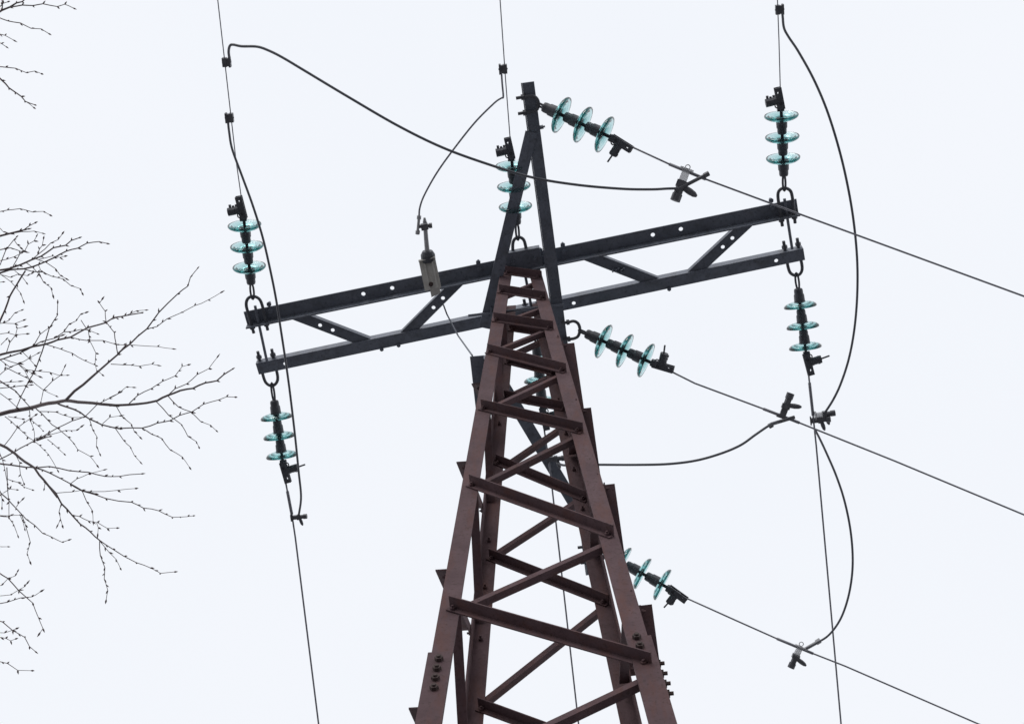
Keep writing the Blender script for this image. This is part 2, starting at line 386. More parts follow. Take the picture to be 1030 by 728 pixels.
# ---- branch crossarm: one long horizontal angle at right angles to the main arm, with two braces
ZB = H - 0.095
tipL, tipR, endR = W(525, 83.2, ZB), W(537.2, 82.2, ZB), W(601, 577, ZB)
midR = W(571.3, 344, ZB)
bm = bmesh.new(); ax = (endR - tipR).normalized(); d = ZZ.cross(ax).normalized()
wB = (tipL - tipR).length
if d.dot(tipL - tipR) < 0: d = -d
holed(bm, tipR, endR, d, wB, ZZ, 0.008, [], 0.01); box(bm, tipR + d * (wB + 0.0005), endR - tipR, d * 0.006, ZZ * 0.010)
hexbolt(bm, W(543, 128.5, ZB), Vector((1, -0.2, 0)), 0.012, 0.02, 0.01)
link('branch_arm', bm, STEEL, tower)
for p, q, wd in (((534.5, 133), (487.5, 330), 0.068), ((497, 372), (588, 524), 0.074)):
    z = ZB - 0.009; A, B = W(*p, z), W(*q, z); ax = (B - A).normalized(); d = ZZ.cross(ax).normalized()
    bm = bmesh.new(); box(bm, A - d * wd / 2, B - A, d * wd, ZZ * 0.008); rod(bm, A.lerp(B, 0.5) + ZZ * 0.004, A.lerp(B, 0.5) + ZZ * 0.02, 0.01, 6)
    link('branch_arm_brace', bm, STEEL, tower)
prod([(471, 317.5), (567, 306.3)], 0.008, 'tie_bar', STEEL, [H - 0.115, H - 0.115])
prod([(493.5, 321), (494.5, 309)], 0.007, 'bolt', STEEL, [H - 0.115, H - 0.115])
ZU = ZB - 0.02
ubolt([(519, 99), (528, 97.6), (536, 97), (540, 99.5), (541.7, 104.5), (540.3, 110), (536, 112.6), (529, 113.4), (521, 114.6)], ZU)
ubolt([(565, 325), (572, 324), (577, 323), (581.5, 325.5), (583.3, 331.5), (581.5, 338), (577, 340.5), (572, 341), (566, 342)], ZU)
ubolt([(581, 550.5), (590, 549.5), (600, 549), (606, 551.5), (608, 557), (606, 562.5), (601, 564.5), (594, 565), (584, 566)], ZU)
# galvanised hook-up wire from the jumper bracket to the leg
prod([(446, 306.5), (449.5, 316), (461, 338), (475, 357.5)], 0.0045, 'earth_lead', STEEL, [H - 0.10, H - 0.11, H - 0.3, leg_z(-1, -1, 357)])

# ------------------------------------------------------------------ insulator strings
def insulator_meshes():
    bm = bmesh.new()
    lathe(bm, [(0.0, 0.0), (0.014, 0.0), (0.0235, 0.004), (0.0265, 0.014), (0.0265, 0.034), (0.0305, 0.040), (0.032, 0.078), (0.0335, 0.082), (0.0345, 0.094), (0.030, 0.098), (0.0, 0.098)], 20)
    lathe(bm, [(0.0, 0.09), (0.009, 0.092), (0.009, 0.134), (0.014, 0.136), (0.014, 0.142), (0.0, 0.142)], 12)
    bmesh.ops.remove_doubles(bm, verts=bm.verts, dist=1e-5)
    cap = link('metal_cap', bm, CAPM); 
    for p in cap.data.polygons: p.use_smooth = True
    bm = bmesh.new()
    outer = [(0.0355, 0.070), (0.050, 0.0705), (0.066, 0.0740), (0.082, 0.0800), (0.092, 0.0870), (0.0968, 0.0935), (0.0975, 0.0995), (0.0950, 0.1035),
             (0.0905, 0.1035), (0.086, 0.0990), (0.079, 0.0955), (0.0745, 0.0985), (0.0705, 0.1010), (0.0665, 0.0985), (0.061, 0.0930),
             (0.0555, 0.0960), (0.0515, 0.0985), (0.0475, 0.0955), (0.042, 0.0900), (0.0355, 0.0890), (0.0355, 0.080)]
    lathe(bm, [(q * 1.0, w_ + 0.012) for q, w_ in outer + [outer[0]]], 40); bmesh.ops.remove_doubles(bm, verts=bm.verts, dist=1e-5)
    gl = link('glass_disc', bm, GLASS)
    for p in gl.data.polygons: p.use_smooth = True
    return cap.data, gl.data, cap, gl
capM, glM, _c, _g = insulator_meshes()
bpy.data.objects.remove(_c); bpy.data.objects.remove(_g)
def child(name, data, parent, mb):
    o = bpy.data.objects.new(name, data); S.collection.objects.link(o); o.parent = parent; o.matrix_parent_inverse = Matrix.Identity(4); o.matrix_basis = mb; return o
def clamp_bm(L_, tail):
    """bolted tension clamp: flat cheek plates along +Z, side body with U bolts at +X, a cut tail."""
    bm = bmesh.new(); X, Y, Z = Vector((1, 0, 0)), Vector((0, 1, 0)), Vector((0, 0, 1))
    rod(bm, Vector((-0.016, 0, 0.012)), Vector((0.022, 0, 0.012)), 0.017, 10)
    tube(bm, [Vector((0.02 + 0.014 * math.cos(a), 0, 0.03 + 0.014 * math.sin(a))) for a in [k * math.pi / 5 for k in range(11)]], 0.004, 6)
    for s in (-1, 1):
        holed(bm, Vector((-0.022, s * 0.014 - 0.003, 0.012)), Vector((-0.004, s * 0.014 - 0.003, L_)), X, 0.040, Y, 0.006, [0.035, L_ - 0.04], 0.009)
    cbox(bm, Vector((0.008, 0, L_ * 0.42)), X, Y, Z, 0.034, 0.022, L_ * 0.42)
    tube(bm, [Vector((0.02, 0, L_ * 0.46)), Vector((0.05, 0, L_ * 0.40)), Vector((0.086, 0, L_ * 0.37))], [0.024, 0.023, 0.024], 10)
    for k in range(3):
        x = 0.034 + 0.018 * k
        rod(bm, Vector((x, -0.012, L_ * 0.30 - 0.005 * k)), Vector((x + 0.004, -0.012, L_ * 0.42 + (0.022 if tail else 0.032 - 0.006 * (k == 1)))), 0.008, 6)
        rod(bm, Vector((x, -0.02, L_ * 0.45)), Vector((x, 0.024, L_ * 0.45)), 0.01, 6)
    if tail: rod(bm, Vector((0.08, 0.005, L_ * 0.36)), Vector((0.135, 0.01, L_ * 0.27)), 0.0055, 6)
    rod(bm, Vector((0.006, 0, L_ * 0.6)), Vector((0.004, 0, L_)), 0.0075, 8)
    return bm
LINE_START = {}
def string(key, label, a, d1, d3, e, zA, drop, side, sc=1.0):
    """a: loop pixel, d1/d3: first and third disc, e: conductor end of the clamp."""
    A = W(*a, zA); E = A
    for _ in range(6):
        E = W(*e, zA - drop * (E - A).length)
    ax = (E - A).normalized(); Ln = (E - A).length
    pl = math.dist(a, e); t1, t3 = math.dist(a, d1) / pl * Ln, math.dist(a, d3) / pl * Ln
    pitch = (t3 - t1) / 2; s0 = t1 - 0.104 * sc
    root = empty('insulator_string', A); tag(root, label, 'insulator', 'three disc glass insulator strings')
    h = ZZ.cross(ax).normalized() * -side
    mrot = Matrix((h, ax.cross(h), ax)).transposed().to_4x4(); root.matrix_basis = Matrix.Translation(A) @ mrot
    # chain link between the U bolt and the first cap
    bm = bmesh.new(); l = max(s0 + 0.004, 0.03); r = 0.0065
    loop = []
    for k in range(17):
        a_ = k / 16 * 2 * math.pi; loop.append(Vector((0.011 * math.cos(a_) * 1.0, 0, l / 2 + (l / 2 + 0.006) * math.sin(a_))))
    tube(bm, loop, r, 8, False)
    o = bpy.data.objects.new('eye_link', bpy.data.meshes.new('eye_link')); bm.to_mesh(o.data); bm.free(); o.data.materials.append(FORGED)
    S.collection.objects.link(o); o.parent = root; o.matrix_parent_inverse = Matrix.Identity(4); o.matrix_basis = Matrix.Rotation(R(35), 4, 'Z')
    for k in range(3):
        mb = Matrix.Translation((0, 0, s0 + k * pitch)) @ Matrix.Rotation(random.uniform(0, 6), 4, 'Z') @ Matrix.Scale(sc, 4)
        c = child('insulator', capM, root, mb)
        child('glass_disc', glM, c, Matrix.Identity(4))
    zc = s0 + 2 * pitch + 0.138 * sc; L_ = max(Ln - zc, 0.10)
    bm = clamp_bm(L_, key[0] != 'N'); bmesh.ops.recalc_face_normals(bm, faces=bm.faces)
    me = bpy.data.meshes.new('tension_clamp'); bm.to_mesh(me); bm.free(); me.materials.append(FORGED)
    child('tension_clamp', me, root, Matrix.Translation((0, 0, zc)))
    LINE_START[key] = A + ax * (zc + L_ * 0.97)
    return root
string('NL', 'glass insulator string above the left end of the main crossarm, pointing up', (254.4, 300), (251, 268.7), (245, 227), (242.5, 197), ZN, -0.01, 1)
string('NM', 'glass insulator string pointing up from mid crossarm, partly behind the slanted dark brace', (521, 240.5), (518.8, 208), (514.7, 166.8), (513, 138), ZN, -0.01, 1)
string('NR', 'glass insulator string above the right end of the main crossarm, pointing up', (789, 191), (787.6, 159.3), (785.8, 116.8), (784.8, 87.5), ZN, -0.01, 1)
string('FL', 'glass insulator string below the left end of the main crossarm, pointing down', (273.4, 386), (278.3, 419), (282.8, 457.5), (287.5, 486), ZF, 0.26, 1)
string('FM', 'glass insulator string hanging behind the rusty lattice below mid crossarm', (538.5, 331), (541, 361), (543.5, 403), (547.5, 433), ZF, 0.26, 1)
string('FR', 'glass insulator string below the right end of the main crossarm, pointing down', (801, 275.5), (805, 307), (809, 348.5), (813.5, 378), ZF, 0.26, 1)
string('BT', 'topmost sideways glass insulator string, fixed to the tip of the dark branch arm', (541, 105), (563.5, 117.3), (607.5, 135.6), (637, 148.5), ZU, 0.36, -1, 1.1)
string('BM', 'sideways glass insulator string beside the pole just below the crossarm', (583, 332.5), (605.5, 345.6), (648.8, 363.8), (677, 374.5), ZU, 0.36, 1, 1.1)
string('BL', 'lowest sideways glass insulator string, first disc hidden by the rusty right leg', (608, 555.5), (626, 565.5), (664.8, 589.5), (692, 602), ZU, 0.36, -1, 1.1)

# ------------------------------------------------------------------ conductors
def wire_pts(key, pix, slope, ext, curve=0.0):
    P = [LINE_START[key]]; z = P[0].z
    for (x, y) in pix:
        q = W(x, y, P[-1].z)
        for _ in range(8): q = W(x, y, P[-1].z - slope * (q - P[-1]).length)
        P.append(q)
    d = (P[-1] - P[0]).normalized() if len(P) < 3 else (P[-1] - P[-2]).normalized()
    d0 = P[-1]; d = Vector((d.x, d.y, 0)).normalized()
    for k in range(1, 13):                   # the span goes on out of the picture
        s = ext * k / 12; P.append(d0 + d * s + ZZ * (-slope * s + slope * 0.5 * s * s / ext))
    return P
WIRES = {}
def wire(key, label, pix, slope, r, ext=60, sleeves=()):
    P = wire_pts(key, pix, slope, ext); WIRES[key] = P
    bm = bmesh.new(); tube(bm, P, r, 8)
    for a, c in sleeves:                       # thicker armour sleeve where a tap clamp sits
        tube(bm, [on_wire(key, *a), on_wire(key, *c)], r * 1.7, 8)
    o = link('line_conductor', bm, ALU, None, True); tag(o, label, 'power line', 'conductors strung from the insulator strings'); return o
def on_wire(key, x, y):                        # closest point of a conductor to a pixel ray
    d = ray(x, y).normalized(); best = None; P = WIRES[key]
    for a, c in zip(P, P[1:]):
        n = 60
        for k in range(n + 1):
            q = a.lerp(c, k / n); v = q - CAMP; e = (v - d * v.dot(d)).length
            if best is None or e < best[0]: best = (e, q)
    return best[1]
wire('NL', 'thin bare conductor leaving the top frame edge above the left crossarm end', [(237.2, 160), (219, 0)], 0.01, 0.0032)
wire('NM', 'thin bare conductor leaving the top frame edge above the middle of the crossarm', [(508.5, 80), (503, 0)], 0.01, 0.0032)
wire('NR', 'thin bare conductor leaving the top frame edge above the right crossarm end', [(783.5, 40), (782, 0)], 0.01, 0.0032)
wire('FL', 'conductor running down from the left crossarm end to the bottom frame edge', [(293.5, 517), (297, 540), (320.5, 728)], 0.2, 0.0056, sleeves=[((289, 494), (293.5, 517))])
wire('FM', 'conductor running down to the bottom frame edge behind the rusty lattice', [(553, 470), (557.5, 510), (582, 728)], 0.2, 0.0052)
wire('FR', 'conductor running down from the right crossarm end to the bottom frame edge', [(817.5, 415), (821, 448), (846, 728)], 0.2, 0.0054, sleeves=[((813.8, 385), (817.5, 418))])
wire('BT', 'highest of the three conductors running to the right frame edge', [(690, 173), (810, 217.5), (1030, 298)], 0.2, 0.0054, sleeves=[((674, 164), (710, 180))])
wire('BM', 'middle of the three conductors running to the right frame edge', [(699, 385.5), (785, 417.5), (900, 463.5), (1030, 517.5)], 0.2, 0.0054, sleeves=[((768, 411), (804, 425.5))])
wire('BL', 'lowest of the three conductors running off the lower right corner', [(741, 624), (795, 648), (850, 669.5), (985, 728)], 0.2, 0.0054, sleeves=[((782, 642), (818, 656.5))])

# ------------------------------------------------------------------ jumpers and their tap clamps
def small_clamp(parent, c, ax, side):
    """parallel groove clamp: two plates, a bolt, the wire ends pass through."""
    ax = ax.normalized(); v = (c - CAMP).normalized(); x = (side - ax * side.dot(ax)).normalized(); y = ax.cross(x)
    bm = bmesh.new()
    cbox(bm, c - x * 0.001, x, y, ax, 0.024, 0.03, 0.050); cbox(bm, c + x * 0.0165, x, y, ax, 0.0105, 0.026, 0.044)
    cbox(bm, c + x * 0.0275, x, y, ax, 0.011, 0.03, 0.056)
    rod(bm, c - x * 0.016, c + x * 0.036, 0.005, 6)
    return link('groove_clamp', bm, GREY, parent)
GREY = mat('grey_clamp', (0.10, 0.10, 0.115), 0.5, 0.3, (0.17, 0.17, 0.18), 30)
def tap_clamp(parent, c, ax, down, light=False, ringed=True, sc=1.0):
    """piercing tap connector: jaw on the line, second jaw on the jumper, shear head bolt and a pull ring."""
    ax = ax.normalized(); down = (down - ax * down.dot(ax)).normalized(); y = ax.cross(down)
    bm = bmesh.new(); k = sc
    rod(bm, c + down * 0.045 * k, c + down * 0.115 * k, 0.021 * k, 8); cbox(bm, c + down * 0.062 * k, ax, y, down, 0.05 * k, 0.04 * k, 0.03 * k)
    rod(bm, c + down * 0.112 * k, c + down * 0.148 * k, 0.025 * k, 10)
    tube(bm, [c + down * 0.07 * k, c + down * 0.082 * k + ax * 0.05 * k, c + down * 0.088 * k + ax * 0.075 * k, c + down * 0.092 * k + ax * 0.09 * k], [0.014 * k, 0.017 * k, 0.014 * k, 0.006 * k], 8)
    a = link('tap_clamp', bm, GREY, parent)
    bm = bmesh.new(); cbox(bm, c + down * 0.024 * k - y * 0.002, ax, y, down, 0.038 * k, 0.036 * k, 0.062 * k); cbox(bm, c - down * 0.010 * k, ax, y, down, 0.066 * k, 0.04 * k, 0.012 * k)
    link('clamp_jaw', bm, PALE if light else GREY, a)
    if not ringed: return a
    bm = bmesh.new()
    ring = c - down * 0.028
    tube(bm, [ring + (ax * math.cos(k * math.pi / 6) + down * math.sin(k * math.pi / 6)) * 0.013 for k in range(13)], 0.0028, 6, False)
    link('pull_ring', bm, ZINC, a); return a
def jumper(label, start, end, pix, sag, r, m=COVER, n=8, loc=None):
    """start / end are world points; pix the pixels between, dropped below the chord by a sag."""
    tot = [0.0]; q = [proj(start)] + list(pix) + [proj(end)]
    for a, c in zip(q, q[1:]): tot.append(tot[-1] + math.dist(a, c))
    P = [start]
    for i in range(1, len(q) - 1):
        t = tot[i] / tot[-1]; z = start.z * (1 - t) + end.z * t - 4 * sag * t * (1 - t); P.append(W(*q[i], z))
    P.append(end); root = empty('jumper_cable', start); tag(root, label, 'cable', 'jumper cables between conductors')
    bm = bmesh.new(); tube(bm, smooth(P, n), r, 8); link('cable', bm, m, root, True); return root, P
def dirw(key): return (WIRES[key][2] - WIRES[key][1]).normalized()
def imgv(dx, dy): return (IR * dx - IU * dy).normalized()
# 1: long cable from the left line over the pole to the top branch line
s = on_wire('NL', 227.3, 62); e = on_wire('BT', 691, 173)
st = s + imgv(1, 0) * 0.03
j, P = jumper('longest black cable, crossing in front of the pole tip to the topmost branch wire', st, e + imgv(-0.2, 1) * 0.085 + imgv(-1, 0.1) * 0.02 - ZZ * 0.02,
              [(230, 53), (231.2, 46.5), (234.5, 45.2), (243, 46.8), (258.5, 47.2), (270, 51), (284, 58), (305, 70.5), (350, 97.5), (400, 126.5), (445, 148.5), (490, 165), (535, 178.5), (580, 186), (625, 190), (655, 190.6), (672, 189.8)], 0.30, 0.0076)
small_clamp(j, s, dirw('NL'), imgv(1, 0.1)); a = tap_clamp(j, e, dirw('BT'), imgv(-0.75, 1), True, True, 1.15)
bm = bmesh.new(); rod(bm, P[-1] - imgv(1, -0.5) * 0.03, P[-1] + imgv(1, -0.52) * 0.16, 0.0105, 8); rod(bm, P[-1] + imgv(1, -0.52) * 0.15, P[-1] + imgv(1, -0.52) * 0.18, 0.015, 8)
link('end_cap', bm, GREY, a)
# 2: left line, past the crossarm end
s = on_wire('NL', 231.5, 118.5); e = on_wire('FL', 296, 520)
st = s - imgv(1, 0) * 0.02
j, P = jumper('black cable passing over the left end of the crossarm from clamp to clamp', st + imgv(0.1, 1) * 0.02, e + imgv(1, -0.1) * 0.038,
              [(230.5, 133), (233.5, 150), (243, 176), (254, 206), (264, 238), (271.5, 270), (277.5, 300), (283, 335), (289, 375), (293.5, 410), (297.5, 445), (300.5, 475), (302.8, 500)], 0.22, 0.0068)
small_clamp(j, s, dirw('NL'), imgv(-1, 0)); tap_clamp(j, e, dirw('FL'), imgv(1, 0.3), False, False, 0.62)
# 3: middle line to the arrester
s = on_wire('NM', 507.3, 70)
arr_top = W(421.5, 219, H - 0.09)
st = s - imgv(1, 0) * 0.022
j, P = jumper('thin grey cable from the middle line clamp down to the tan bracket on the crossarm', st - imgv(0, 1) * 0.02, arr_top, [(505.2, 85), (506.2, 97.5), (504, 99), (497, 104), (478, 123), (458, 148), (440, 173), (427, 196), (422.3, 209)], 0.10, 0.0055, ALU)
small_clamp(j, s, dirw('NM'), imgv(-1, 0))
# 4: right line loop
s = on_wire('NR', 784.3, 10); e = on_wire('FR', 818.5, 421)
st = s + imgv(1, 0) * 0.022
j, P = jumper('black cable bulging right past the right crossarm end between two clamps', st, e + imgv(1, -0.35) * 0.062,
              [(787.2, 16), (788.5, 28), (793, 37), (803, 52), (818, 79), (831, 109), (842, 143), (851, 179), (858, 218), (862, 258), (862.3, 295), (859.5, 330), (854, 360), (846, 385), (838, 402)], 0.30, 0.0072)
small_clamp(j, s, dirw('NR'), imgv(1, 0)); tap_clamp(j, e + imgv(1, 0) * 0.02 + imgv(0, -1) * 0.02, dirw('FR'), imgv(1, -0.1), True, False, 0.75)
# 5: middle branch line back to the middle far line
s = on_wire('BM', 787, 417.5); e = on_wire('FM', 552, 462)
j, P = jumper('black cable sagging from the middle branch wire back behind the rusty pole', s + imgv(-0.3, 0.4) * 0.03 - ZZ * 0.02, e + imgv(1, 0.2) * 0.04,
              [(775, 427), (760, 437), (745, 447.5), (725, 456), (700, 463), (672, 466.5), (640, 467.3), (605, 467.2), (580, 467.2), (566, 467.6)], 0.30, 0.0072)
a = tap_clamp(j, s, dirw('BM'), imgv(0.45, -1), False, False, 0.95); tap_clamp(j, e, dirw('FM'), imgv(1, 0.5), False, False, 0.7)
bm = bmesh.new(); rod(bm, P[0] - imgv(1, -0.3) * 0.05, P[0] + imgv(1, -0.3) * 0.09, 0.011, 8); rod(bm, P[0] - imgv(1, -0.45) * 0.07, P[0] - imgv(1, -0.4) * 0.045, 0.016, 8)
link('end_cap', bm, GREY, a)
# 6: right far line down to the lowest branch line
s = on_wire('FR', 820, 431); e = on_wire('BL', 804, 652)
j, P = jumper('black cable bowing right from the right line clamp down to the lowest branch wire', s, e + imgv(0.6, -0.1) * 0.03 - ZZ * 0.02,
              [(824.5, 441), (832, 457), (841, 478), (849, 502), (855, 530), (857.6, 557), (856.8, 580), (852.5, 603), (845, 623), (834, 638), (822, 646)], 0.25, 0.0068)
a = tap_clamp(j, e - imgv(0, 1) * 0.0, dirw('BL'), imgv(0.0, 1), True, True, 0.9); tap_clamp(j, s + imgv(-0.3, -1) * 0.05, dirw('FR'), imgv(0.9, 0.7), False, False, 0.75)
bm = bmesh.new(); rod(bm, P[-1], W(823, 645, P[-1].z), 0.0115, 8); rod(bm, W(821, 646, P[-1].z), W(825, 643.5, P[-1].z), 0.017, 8); link('end_cap', bm, ZINC, a)

# ------------------------------------------------------------------ jumper post / spark gap bracket on the near beam
zq = H - 0.085
post = empty('arrester_bracket', W(431, 280, zq)); tag(post, 'tan steel bracket with a grey post and cross clamp on the near crossarm beam', 'bracket')
def qp(x, y, dz=0.0): return W(x, y, zq + dz)
bm = bmesh.new()
q = [qp(421.2, 262.5), qp(437.5, 258.5), qp(443.8, 289, -0.09), qp(427.5, 293, -0.09)]
hexa(bm, q, [p + ZZ * 0.006 for p in q])
axp = (q[2] - q[1]).normalized(); axw = (q[1] - q[0]).normalized()
for s in (0.26, 0.74):                              # two folded ribs along the plate
    a = q[0].lerp(q[1], s) - ZZ * 0.004; c_ = q[3].lerp(q[2], s) - ZZ * 0.004; box(bm, a + axp * 0.022 - ZZ * 0.008, (c_ - a) - axp * 0.03, axw * 0.010, ZZ * 0.0105)
box(bm, q[0] - ZZ * 0.0005 - axp * 0.007, q[1] - q[0], axp * 0.0065, -ZZ * 0.02)
link('plate', bm, TAN, post)
bm = bmesh.new(); hexbolt(bm, qp(433.5, 285.5, -0.082), -ZZ, 0.014, 0.01, 0.006); link('fixing_bolt', bm, RUSTD, post); bm = bmesh.new()
k_ = [qp(432.5, 291.5, -0.08), qp(442, 289, -0.08), qp(443, 295, -0.08), qp(434, 299, -0.08)]; hexa(bm, k_, [p + ZZ * 0.02 for p in k_])
link('end_block', bm, TAN, post)
bm = bmesh.new(); c = qp(430.2, 258, 0.02)
tube(bm, [qp(430, 252.5, 0.02), qp(430.3, 256, 0.02), qp(431, 262.5, 0.02)], [0.03, 0.042, 0.042], 16); link('insulating_base', bm, CAPM, post)
bm = bmesh.new(); tube(bm, [qp(429.8, 253, 0.02), qp(428.6, 240, 0.02), qp(427.8, 229, 0.02), qp(427.2, 222.5, 0.02)], [0.0145, 0.013, 0.0125, 0.012], 10)
tube(bm, [qp(427.2, 223.5, 0.02), qp(427, 219, 0.02)], [0.012, 0.006], 10); link('post', bm, ZINC, post)
bm = bmesh.new(); rod(bm, qp(421, 228, 0.01), qp(434.3, 226.8, 0.01), 0.011, 8); rod(bm, qp(431.5, 227.1, 0.01), qp(434.6, 226.8, 0.01), 0.016, 8); cbox(bm, qp(427, 228, -0.008), CX, CY, ZZ, 0.04, 0.035, 0.03)
link('cross_clamp', bm, GREY, post)
bm = bmesh.new(); rod(bm, qp(421.5, 219, -0.005), qp(420, 234, -0.005), 0.008, 8); rod(bm, qp(420.3, 232, -0.005), qp(419.9, 235.5, -0.005), 0.013, 8); rod(bm, qp(421.6, 217, -0.005), qp(421.3, 220.5, -0.005), 0.0125, 8)
link('terminal', bm, ZINC, post)

# ------------------------------------------------------------------ the bare birch beside the pole
TX, TY = -4.6, 3.3
tree = empty('bare_birch_tree', (TX, TY, 0)); tag(tree, 'bare budding birch tree reaching thin branches in from the left frame edge', 'tree')
bm = bmesh.new()
tp = [Vector((TX + 0.12 * math.sin(z * 0.6), TY + 0.10 * math.cos(z * 0.5), z)) for z in [0.0, 0.4, 1.2, 2.5, 4, 5.5, 7, 8.5, 10, 11.5, 13]]
tube(bm, tp, [0.19, 0.155, 0.14, 0.13, 0.118, 0.105, 0.09, 0.07, 0.05, 0.03, 0.008], 14); link('trunk', bm, BARKW, tree, True)
REG = {'A': (0, 190, 6.067), 'B': (0, 290, 6.067), 'C': (0, 380, 6.067), 'D': (0, 480, 6.067), 'E': (0, 560, 6.067), 'F': (110, 340, 5.6), 'G': (0, 0, 6.067), 'H': (0, 190, 2.912), 'I': (0, 430, 2.912)}
def PXL(reg, pts):
    ox, oy, s = REG[reg]; return [(ox + x / s, oy + y / s) for x, y in pts]
class Limb:
    def __init__(self, z0, seed): self.z0 = z0; self.bm = bmesh.new(); self.bud = bmesh.new(); self.rng = random.Random(seed); self.roots = []
    def z(self, x, y): return self.z0 + 0.13 * math.sin(x / 31.0 + y / 47.0 + self.z0) + 0.0015 * x
    def b(self, reg, w0, w1, pts, root=False):
        px = PXL(reg, pts); P = [W(x, y, self.z(x, y)) for x, y in px]
        k = (self.z0 - 1.6) / 0.96 / FPX
        if root:
            # the limb goes on out of the frame to the trunk
            zt = self.z0 - 0.9; q = Vector((TX + 0.12 * math.sin(zt * 0.6), TY + 0.10 * math.cos(zt * 0.5), zt)); p0 = P[0]; d = (P[0] - P[1]).normalized()
            c1 = p0 + d * (p0 - q).length * 0.4
            ex = [q.lerp(c1, t).lerp(c1.lerp(p0, t), t) for t in (0, 0.2, 0.4, 0.6, 0.8)]
            ws = [w0 * (2.4 - 0.28 * i) for i in range(5)]
        else: ex = []; ws = []
        n = len(P); R_ = [v * k / 2 for v in ws] + [max((w0 + (w1 - w0) * i / (n - 1)), 0.55) * k / 2 for i in range(n)]
        # natural kinks
        Q = ex + P; S_ = []; RR = []
        for i in range(len(Q) - 1):
            seg = (Q[i + 1] - Q[i]).length
            S_.append(Q[i]); RR.append(R_[i])
            if seg > 0.05:
                u, v = frame(Q[i + 1] - Q[i])
                S_.append(Q[i].lerp(Q[i + 1], 0.5) + (u * self.rng.gauss(0, 1) + v * self.rng.gauss(0, 1)) * seg * 0.013); RR.append((R_[i] + R_[i + 1]) / 2)
        S_.append(Q[-1]); RR.append(R_[-1])
        tube(self.bm, S_, RR, 6)
        if True:
            for i in range(1, n):
                if w0 + (w1 - w0) * i / (n - 1) > 2.1: continue
                d = (P[i] - P[i - 1]).normalized(); u, v = frame(d); sg = 1 if i % 2 else -1
                dv = (d + (u * 0.75 * sg + v * self.rng.uniform(-0.5, 0.5))).normalized()
                if i == n - 1: dv = d
                l = self.rng.uniform(0.013, 0.022) * (1.25 if i == n - 1 else 1); p = P[i]; r = 0.0043 * self.rng.uniform(0.8, 1.15)
                tube(self.bud, [p, p + dv * l * 0.4, p + dv * l], [r * 0.55, r, r * 0.15], 5)
                if i < n - 1 and self.rng.random() < 0.3 and (P[i] - P[i - 1]).length > 0.05:
                    p2 = P[i].lerp(P[i - 1], 0.5); dv = (d - u * 0.7 * sg).normalized(); tube(self.bud, [p2, p2 + dv * l * 0.4, p2 + dv * l * 0.9], [r * 0.5, r * 0.8, r * 0.15], 5)
    def done(self):
        n = len(self.bm.faces); t = bpy.data.meshes.new('t'); self.bud.to_mesh(t); self.bud.free(); self.bm.from_mesh(t); bpy.data.meshes.remove(t)
        self.bm.faces.ensure_lookup_table()
        for f in self.bm.faces[n:]: f.material_index = 1
        a = link('limb', self.bm, BARK, tree, True); a.data.materials.append(BUD)
l = Limb(9.3, 1)
l.b('G', 2.2, 1.0, [(-20, 85), (10, 65), (60, 45), (100, 20), (135, 12), (155, -5)], True)
l.b('G', 1.3, 0.7, [(60, 45), (135, 33), (200, 36), (262, 25), (350, 42), (395, 28), (445, 50)])
l.b('G', 1.4, 1.0, [(12, 66), (15, 30), (12, -5)]); l.b('G', 1.0, 0.6, [(0, 42), (20, 22), (45, 14)])
l.b('G', 1.1, 0.7, [(-30, 95), (50, 130), (125, 142), (190, 175), (250, 178), (295, 205)], True); l.b('G', 0.9, 0.6, [(-30, 205), (30, 217), (80, 245)], True); l.b('G', 0.9, 0.6, [(-20, 255), (8, 267), (35, 285)], True)
l.b('G', 1.0, 0.6, [(-30, 405), (35, 412), (95, 418), (160, 445), (212, 435), (250, 450)], True); l.b('G', 1.7, 0.9, [(-30, 450), (10, 490), (55, 538), (130, 590), (155, 620), (210, 640)], True); l.b('G', 0.8, 0.6, [(155, 620), (203, 655)])
l.done()
l = Limb(8.8, 2)
l.b('A', 0.9, 0.6, [(-20, 142), (45, 130), (122, 121), (200, 142), (265, 138), (302, 158)], True)
l.b('A', 2.3, 1.4, [(-20, 292), (30, 280), (70, 270), (120, 257), (165, 247)], True); l.b('A', 1.1, 0.7, [(150, 247), (180, 225), (210, 210)]); l.b('A', 0.9, 0.6, [(70, 272), (130, 262), (210, 258), (255, 270)])
l.b('A', 1.2, 0.7, [(-20, 375), (35, 365), (65, 360), (130, 383), (155, 386)], True); l.b('A', 1.0, 0.7, [(0, 465), (35, 375), (85, 310), (97, 298)]); l.b('A', 0.8, 0.6, [(85, 310), (105, 340), (122, 355)])
l.b('A', 2.2, 1.0, [(-20, 498), (60, 486), (120, 465), (195, 432), (250, 412), (325, 360), (400, 345), (435, 315), (480, 300)], True)
l.b('A', 2.0, 0.8, [(-20, 520), (60, 494), (145, 488), (235, 462), (330, 420), (405, 380), (475, 362), (530, 332), (605, 322), (648, 332)], True)
l.b('A', 1.0, 0.6, [(195, 432), (232, 400), (310, 330), (355, 310), (378, 278)]); l.b('A', 0.9, 0.6, [(232, 400), (240, 368), (258, 345), (265, 308)])
l.b('A', 0.9, 0.6, [(75, 480), (122, 395), (150, 380), (172, 338), (208, 318), (220, 295)]); l.b('A', 1.0, 0.6, [(215, 425), (280, 448), (340, 488), (368, 528), (398, 545)])
l.b('A', 1.1, 0.6, [(150, 490), (200, 505), (265, 508), (320, 535), (385, 550), (432, 590), (488, 608), (500, 632)]); l.b('A', 1.0, 0.6, [(160, 450), (200, 480), (240, 520), (265, 568), (310, 602), (322, 645)])
